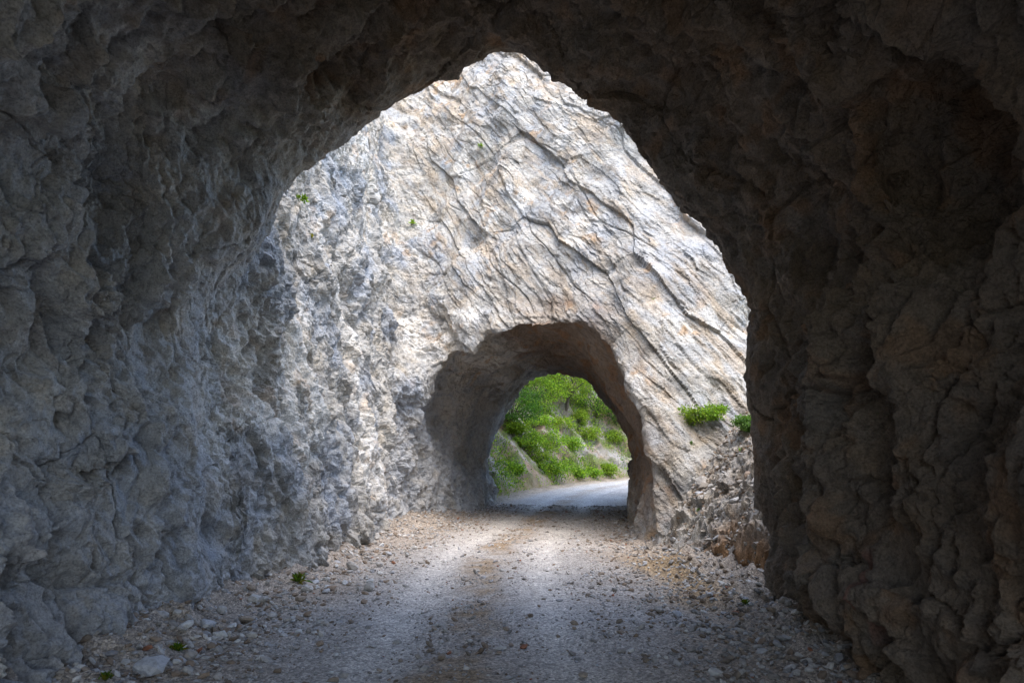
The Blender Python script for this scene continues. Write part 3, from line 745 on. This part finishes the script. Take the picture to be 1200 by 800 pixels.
def rubble(n):
    g = np.random.default_rng(78)
    y = g.uniform(8.3, 14.0, n); D = g.uniform(0.0, 2.3, n); x = scree_foot(y) + D; z = scree_z(x, y)[0]
    size = 0.012 * np.exp(g.exponential(0.5, n)); size = np.minimum(size, 0.05)
    q = OC[None] * g.uniform(0.55, 1.3, (n, 12, 1)) * np.stack([g.uniform(.9, 1.4, n), g.uniform(.7, 1.1, n), g.uniform(.5, .9, n)], 1)[:, None, :]
    an = g.uniform(0, 6.283, n); ca, sa = np.cos(an)[:, None], np.sin(an)[:, None]
    P = np.stack([q[..., 0] * ca - q[..., 1] * sa, q[..., 0] * sa + q[..., 1] * ca, q[..., 2] + g.normal(0, .4, (n, 1)) * q[..., 0]], -1) * size[:, None, None] + np.stack([x, y, z + size * .3], 1)[:, None, :]
    tint = np.array(STONE_TINTS)[g.integers(0, 6, n)] * g.uniform(0.6, 1.2, (n, 1)) * np.array([1.0, .95, .88])
    return mesh_from("rubble", P.reshape(-1, 3), (OF[None] + (np.arange(n) * 12)[:, None, None]).reshape(-1, 3), False, np.repeat(tint, 12, 0))
put("rubble", rubble(6500), M_STONE, scree, kind="stuff")
print("scree", round(time.time() - T0, 1))

# ------------------------------------------------------------------ hillside beyond the far tunnel
hs = np.concatenate([np.arange(23.5, 60, 0.13), np.arange(60, 110, 0.6)]); hu = np.concatenate([np.arange(-0.4, 12, 0.11), np.arange(12, 60, 0.8)])
def hill_point(s, u):
    x, y = road_xy(s, -2.75 - u)
    P = np.stack([x, y, u * 0.6], -1).reshape(-1, 3)
    n = fbm(P * 0.25, 501, 4).reshape(s.shape)
    bank = 1.15 * np.clip(u, 0, 9) + 0.75 * np.clip(u - 9, 0, 80) - 0.4 * sstep(0.6, 0, u)
    z = road_z(s) + bank * (1 + 0.22 * n) + 0.5 * n * sstep(0, 2, u) - 0.05
    return x, y, z
HS, HU = np.meshgrid(hs, hu, indexing='ij')
x, y, z = hill_point(HS, HU)
V = np.stack([x, y, z], -1).reshape(-1, 3)
hd_ = np.interp(HS.ravel(), CL_S, _hd); nrm = np.stack([np.cos(hd_) * .7, -np.sin(hd_) * .7, np.full(len(hd_), .7)], 1)
wv = V + 0.5 * np.stack([perlin(V * .7, 511), perlin(V * .7 + 5, 512), perlin(V * .7 + 9, 513)], 1)
sl = wv @ np.array([0.72, 0.1, 0.69]); fr = sl / 1.5 - np.floor(sl / 1.5)
dh = 0.5 * (np.where(fr < .12, fr / .12, 1 - (fr - .12) / .88) - .5) + (cells(wv * 1.6, 514, 1)[:, 0] - .5) * .16 + fbm(V * 5, 515, 4) * .06
V = V + nrm * (dh * sstep(0.1, 1.0, HU.ravel()))[:, None]
col = np.tile(np.array([0.24, 0.225, 0.205]), (len(V), 1))
lay(sstep(-.15, .35, fbm(V * .55, 516, 4)) * .85, (0.20, 0.145, 0.10)); lay(sstep(-.1, .3, fbm(V * .9 + 5, 517, 4)) * .85, (0.09, 0.115, 0.03))
lay(sstep(.8, .2, HU.ravel()) * .7, (0.22, 0.16, 0.09))
nu = len(hu); q = (np.arange(len(hs) - 1)[:, None] * nu + np.arange(nu - 1)[None, :]).ravel()
HF = np.stack([q, q + nu, q + nu + 1, q + 1], 1)
hme = mesh_from("hillside", V, HF, False, col)
put("hillside", hme, M_ROCK, kind="structure", label="steep rocky hillside left of the road beyond the far tunnel")
from mathutils.bvhtree import BVHTree
HB = BVHTree.FromPolygons([Vector(v) for v in V.tolist()], HF.tolist())
def hill_hit(px, py):
    r = Vector(ray(px, py).tolist()).normalized()
    h = HB.ray_cast(Vector(at_y(px, py, 24.0).tolist()), r)
    return (np.array(h[0]), np.array(h[1])) if h[0] is not None else (at_z(px, py, .5), np.array([0, 0, 1.0]))

# ------------------------------------------------------------------ leaves
GREENS = np.array([(0.15, 0.28, 0.022), (0.20, 0.33, 0.028), (0.09, 0.18, 0.022), (0.26, 0.37, 0.035)])
def leaf_cloud(P, D, size, seed, greens=GREENS, wide=0.55, bright=None):
    """one bent four-cornered leaf at every point P, along direction D"""
    g = np.random.default_rng(seed); n = len(P)
    D = D / np.maximum(np.linalg.norm(D, axis=1, keepdims=True), 1e-6)
    sd = np.cross(D, g.normal(size=(n, 3))); sd /= np.maximum(np.linalg.norm(sd, axis=1, keepdims=True), 1e-6)
    nn = np.cross(D, sd); L = (size * g.uniform(.6, 1.35, n))[:, None]
    tip = P + D * L - nn * L * 0.18; mid = P + D * L * .5 + nn * L * .06
    Vv = np.stack([P, mid + sd * L * wide * .5, tip, mid - sd * L * wide * .5], 1)
    c = greens[g.integers(0, len(greens), n)] * g.uniform(.65, 1.35, (n, 1))
    if bright is not None: c = c * bright[:, None]
    return Vv.reshape(-1, 3), np.repeat(c, 4, 0), np.arange(n * 4).reshape(n, 4)
def clumps(centre, radius, n_cl, per, seed, cl_r=0.3, shell=0.55):
    g = np.random.default_rng(seed)
    u = g.normal(size=(n_cl, 3)); u /= np.linalg.norm(u, axis=1, keepdims=True)
    rr = g.uniform(shell, 1.05, (n_cl, 1)) ** 0.8
    cc = u * rr * np.array(radius)
    P = np.repeat(cc, per, 0) + g.normal(size=(n_cl * per, 3)) * np.repeat(g.uniform(.5, 1.2, n_cl) * cl_r, per)[:, None] * np.array([1, 1, .5])
    D = g.normal(size=(n_cl * per, 3)) * .7 + np.repeat(u, per, 0) * .8 + np.array([0, 0, -.15])
    return P + np.array(centre), D, np.repeat(g.uniform(.75, 1.3, n_cl), per), cc + np.array(centre)
def tube(pts, rad, k=6):
    pts = np.array(pts, float); Vv, Ff = [], []
    for i, p in enumerate(pts):
        tdir = pts[min(i + 1, len(pts) - 1)] - pts[max(i - 1, 0)]; tdir /= np.linalg.norm(tdir)
        a = np.cross(tdir, [0.3, 1, 0.1]); a /= np.linalg.norm(a); b = np.cross(tdir, a)
        for j in range(k):
            an = 6.2832 * j / k; Vv.append(p + rad[i] * (math.cos(an) * a + math.sin(an) * b))
    for i in range(len(pts) - 1):
        for j in range(k): Ff.append((i * k + j, i * k + (j + 1) % k, (i + 1) * k + (j + 1) % k, (i + 1) * k + j))
    return np.array(Vv), np.array(Ff)
def join(parts):
    Vs, Fs, o = [], [], 0
    for v, f in parts: Vs.append(v); Fs.append(f + o); o += len(v)
    return np.concatenate(Vs), np.concatenate(Fs)

def tree(px, py, height, crown, seed, label, group="trees on the hillside", greens=GREENS, n_cl=110, per=40, leaf=.125):
    base, _ = hill_hit(px, py); g = np.random.default_rng(seed)
    root = put("broadleaf_tree", None, loc=base - np.array([0, 0, .15]), label=label, category="tree", group=group)
    lean = np.array([g.uniform(.1, .4), g.uniform(-.3, 0), 0])
    c = np.array([0, 0, height]) + lean * height * .5
    P, D, br, cc = clumps(c, crown, n_cl, per, seed, 0.34)
    Vv, cl_, Ff = leaf_cloud(P, D, leaf, seed, greens, bright=br)
    put("crown", mesh_from("crown", Vv, Ff, False, cl_), M_LEAF, root)
    tp = [np.array([0, 0, -.3])] + [c * f + np.array([g.normal() * .06, g.normal() * .06, 0]) for f in (.25, .5, .75, 1.0)]
    put("trunk", mesh_from("trunk", *tube(tp, [.13, .11, .09, .06, .03], 7)), M_BARK, root)
    limbs = []
    for i in range(14):
        a = tp[1 + i % 4]; e = cc[g.integers(0, len(cc))]; m = (a + e) / 2 + np.array([0, 0, .12])
        limbs.append(tube([a, m, e], [.045, .03, .01], 5))
    put("limbs", mesh_from("limbs", *join(limbs)), M_BARK, root)
    return root
def bush(p, radius, seed, label, group, name="bush", greens=GREENS, n_cl=26, per=26, leaf=.10, cl_r=.16, cat="bush", n=None):
    g = np.random.default_rng(seed); r = np.array(radius)
    root = put(name, None, loc=p, label=label, category=cat, **({"group": group} if group else {}))
    off = np.array([0, 0, r[2] * .55]) + (np.array(n) * r[2] * .4 if n is not None else 0)
    P, D, br, cc = clumps(off, r, n_cl, per, seed, cl_r, 0.25)
    Vv, cl_, Ff = leaf_cloud(P, D, leaf, seed, greens, bright=br)
    put("foliage", mesh_from("foliage", Vv, Ff, False, cl_), M_LEAF, root)
    st = [tube([np.array([0, 0, -.02]), e * .5 + g.normal(size=3) * .02 * r[0], e], [.012 * r[0] + .003, .008 * r[0] + .002, .002], 4) for e in cc[:9]]
    put("stems", mesh_from("stems", *join(st)), M_BARK, root)
    return root
def tuft(p, h_, seed, label, group=None, greens=GREENS, n=26, cat="plant", name="weed", out=(0, 0, 1.0), spread=.7, wide=.3):
    """a small rosette of narrow leaves springing from one point"""
    g = np.random.default_rng(seed); h = h_ * 0.62
    D = g.normal(size=(n, 3)) * spread + np.array(out); P = np.zeros((n, 3)) + g.normal(size=(n, 3)) * h * .25 * np.array([1, 1, .2])
    Vv, cl_, Ff = leaf_cloud(P, D, h, seed, greens, wide)
    P2 = P[: n // 2] + D[: n // 2] / np.linalg.norm(D[: n // 2], axis=1, keepdims=True) * h * .5
    V2, c2, F2 = leaf_cloud(P2, D[: n // 2] + g.normal(size=(n // 2, 3)) * .5, h * .6, seed + 1, greens, wide * 1.3)
    return put(name, mesh_from(name, np.concatenate([Vv, V2]), np.concatenate([Ff, F2 + len(Vv)]), False, np.concatenate([cl_, c2])), M_LEAF, loc=p, label=label, category=cat, **({"group": group} if group else {}))

YELLOWG = np.array([(0.17, 0.26, 0.02), (0.22, 0.30, 0.025), (0.12, 0.21, 0.02)])
BLUEG = np.array([(0.10, 0.20, 0.05), (0.13, 0.24, 0.06)])
DARKG = np.array([(0.045, 0.115, 0.015), (0.065, 0.15, 0.02)])
tree(598, 500, 1.5, (1.5, 1.4, 1.2), 21, "dull green leafy tree at the left edge of the far opening", greens=DARKG)
tree(628, 482, 1.3, (1.7, 1.6, 1.2), 22, "bright green leafy tree filling the top left of the far opening")
tree(664, 474, 1.9, (1.5, 1.5, 1.3), 23, "yellow-green tree at the very top of the far opening", greens=YELLOWG)
tree(700, 488, 1.5, (1.8, 1.7, 1.2), 24, "mid green tree overhanging the bare bank right in the far opening", greens=np.concatenate([GREENS, DARKG]))
tree(735, 500, 1.6, (1.9, 1.7, 1.3), 25, "dark green tree at the right rim of the far opening", greens=DARKG)
tree(610, 455, 2.0, (2.3, 2.0, 1.7), 26, "tree high on the hillside behind the bright green one")
tree(648, 448, 2.0, (2.3, 2.0, 1.7), 29, "dark tree between the bright green and the yellow-green trees", greens=DARKG)
tree(690, 450, 2.2, (2.5, 2.2, 1.8), 27, "tree high on the hillside behind the yellow-green one")
tree(735, 462, 2.0, (2.5, 2.2, 1.8), 28, "tree high on the hillside right of the far opening's crown")
for i, (a, b, r, lb) in enumerate([
  (618, 520, .85, "bright bush on the slab upper left in the far opening"), (632, 540, .95, "bright bush in the middle of the hillside foot"),
  (650, 553, .75, "low bright bush at the roadside in the far opening"), (604, 505, .6, "small bush high on the pale slab at left of the far opening"),
  (668, 525, .55, "small bush on the grey slab in the middle of the hillside"), (690, 510, .7, "small bush hanging over the brown bank on the hillside"),
  (676, 556, .45, "low roadside bush second from the right in the far opening"), (712, 554, .45, "low roadside bush at the right under the bare bank"),
  (601, 552, .3, "small plant on the pale slab beside the far tunnel's left end"), (655, 503, .9, "bush in the shade under the trees on the hillside"),
  (642, 522, .8, "bright bush between the pale slab and the grey slab"), (720, 515, .6, "bush at the right edge of the bare bank"), (628, 500, .9, "bush under the bright green tree"),
  (678, 495, .7, "bush under the yellow-green tree"), (694, 556, .35, "lowest roadside plant between two bushes under the bare bank")]):
    p, _ = hill_hit(a, b); bush(p, (r * (1.0 + .5 * ((i * 7) % 5) / 4), r * (.8 + .5 * ((i * 3) % 4) / 3), r * (.5 + .3 * ((i * 5) % 3) / 2)), 40 + i, lb, "bushes on the hillside", greens=[GREENS, YELLOWG][i % 2], n_cl=50, per=34, leaf=.12, cl_r=.2)

# low scrub that mats the hillside
g_ = np.random.default_rng(65); n = 12000
s = g_.uniform(25.5, 58, n); u = g_.uniform(0.3, 9, n); x, y, z = hill_point(s, u); P = np.stack([x, y, z], 1)
P = P[fbm(P * np.array([.35, .35, .55]), 66, 3) + 0.4 * fbm(P * 1.5, 67, 2) > 0.06]
hn = np.array([.5, -.3, .8]); P = np.repeat(P + hn * .15, 6, 0) + g_.normal(size=(len(P) * 6, 3)) * .15
Vv, c_, Ff = leaf_cloud(P, g_.normal(size=P.shape) * .6 + hn, .11, 68, np.concatenate([GREENS, YELLOWG, DARKG]), .5, np.repeat(g_.uniform(.6, 1.3, len(P) // 6), 6))
put("scrub", mesh_from("scrub", Vv, Ff, False, c_), M_LEAF, kind="stuff", label="low leafy scrub matting the rocky hillside beyond the far tunnel", category="scrub")

# grass along the far verge
g_ = np.random.default_rng(61); n = 2600
s = g_.uniform(25.8, 60, n); u = g_.exponential(.28, n) - .15
x, y, z = hill_point(s, u); keep = fbm(np.stack([x, y, z], 1) * .8, 62, 3) > -.1
P = np.stack([x, y, z], 1)[keep]; P = np.repeat(P, 5, 0) + g_.normal(size=(len(P) * 5, 3)) * np.array([.08, .08, .01])
Vv, c_, Ff = leaf_cloud(P, g_.normal(size=P.shape) * .45 + np.array([0, 0, 1.0]), .16, 63, np.concatenate([YELLOWG, GREENS]), .16)
put("grass", mesh_from("grass", Vv, Ff, False, c_), M_LEAF, kind="stuff", label="short grass along the far roadside verge", category="grass")

# plants on the cliff, the scree and the margins
def on_scree(px, py):
    r = ray(px, py)
    for yv in np.arange(8, 15.2, .02):
        p = EYE + r * yv / r[1]
        if p[0] > 2.3 and p[2] < scree_z(np.array([p[0]]), np.array([p[1]]))[0][0]: break
    q = rock_hit(px, py, 8.0)[0]
    return p if p[1] < q[1] else q
def on_road(px, py):
    p = at_z(px, py, 0.0)
    for _ in range(4):
        z = float(road_height(np.array([np.interp(p[1], CL_Y, CL_S)]), np.array([p[0] - xc(p[1])]))[0][0]); p = at_z(px, py, z)
    return p
for i, (a, b, r, gr, lb) in enumerate([(815, 490, .27, YELLOWG, "yellow-green bushy plant at the top of the scree, left half of the clump"), (837, 488, .25, GREENS, "green bushy plant at the top of the scree, right half of the clump"),
        (878, 499, .20, BLUEG, "blue-green bushy plant at the top of the scree beside the dark tunnel edge")]):
    bush(on_scree(a, b + 4) + np.array([-.05, -.1, .05]), (r, r * .8, r * .55), 80 + i, lb, None, name="scree_plant", greens=gr, n_cl=44, per=26, leaf=.05, cl_r=.06, cat="plant")
for i, (a, b, h, gr, lb) in enumerate([(869, 529, .11, GREENS, "small green weed in the middle of the scree"), (862, 463, .07, GREENS, "tiny weed on the cliff above the scree"),
        (808, 521, .09, BLUEG, "pale weed left on the scree below the bushy plants"), (818, 598, .07, BLUEG, "tiny weed low on the broken rock of the scree")]):
    tuft(on_scree(a, b), h, 90 + i, lb, None, gr)
for i, (a, b, h, gr, lb) in enumerate([(484, 264, .20, GREENS, "green tuft growing in a crack high on the left cliff"), (467, 273, .12, YELLOWG, "small tuft just below the green tuft on the left cliff"),
        (565, 172, .14, GREENS, "tiny tuft near the top of the cliff"), (366, 232, .15, GREENS, "small green tuft at the upper left of the cliff by the dark arch"), (358, 228, .09, YELLOWG, "tiny tuft left of the one by the dark arch"),
        (766, 354, .13, YELLOWG, "small green tuft on the cliff right of the far tunnel"), (302, 525, .06, GREENS, "tiny weed on the left cliff below the grey bulge")]):
    p, n = rock_hit(a, b, 8.0); tuft(p, h, 100 + i, lb, None, gr, out=n * .5 + np.array([0, 0, .5]), n=34, wide=.4)
MOSSG = np.array([(0.46, 0.42, 0.02), (0.36, 0.34, 0.03), (0.28, 0.29, 0.03)])
for i, (a, b, h, lb) in enumerate([(203, 484, .085, "yellow moss cushion on the left wall below the dark cleft"), (367, 276, .08, "dull brown-green moss cushion on the upper left cliff"), (180, 612, .04, "dark moss under the overhanging block of the left wall")]):
    p, n = rock_hit(a, b, 3.0); tuft(p, h, 110 + i, lb, None, MOSSG * (1, .7, .6)[i], n=120, out=n, spread=.9, name="moss", cat="moss", wide=.6)
for i, (a, b, h, lb) in enumerate([(350, 681, .17, "green leafy weed at the foot of the left cliff"), (206, 763, .11, "small green weed among stones near the bottom left corner"), (184, 768, .07, "tiny weed left of the weed near the bottom left corner"),
        (124, 796, .08, "small weed at the very bottom left under the wall"), (873, 707, .08, "tiny green weed on the ochre earth at right"), (563, 588, .22, "grass tuft at the foot of the far tunnel's left end"),
        (575, 580, .20, "grass tuft just outside the far tunnel's left end"), (738, 596, .16, "tuft at the foot of the far tunnel's right wall")]):
    tuft(on_road(a, b), h, 120 + i, lb, None, np.concatenate([GREENS * .6, DARKG, MOSSG * .4]), n=44)
print("done", round(time.time() - T0, 1), "tris", sum(len(o.data.loop_triangles) if o.data.loop_triangles else sum(len(p.vertices) - 2 for p in o.data.polygons) if len(o.data.polygons) < 5000 else len(o.data.loops) - 2 * len(o.data.polygons) for o in COL.objects if o.type == 'MESH'))
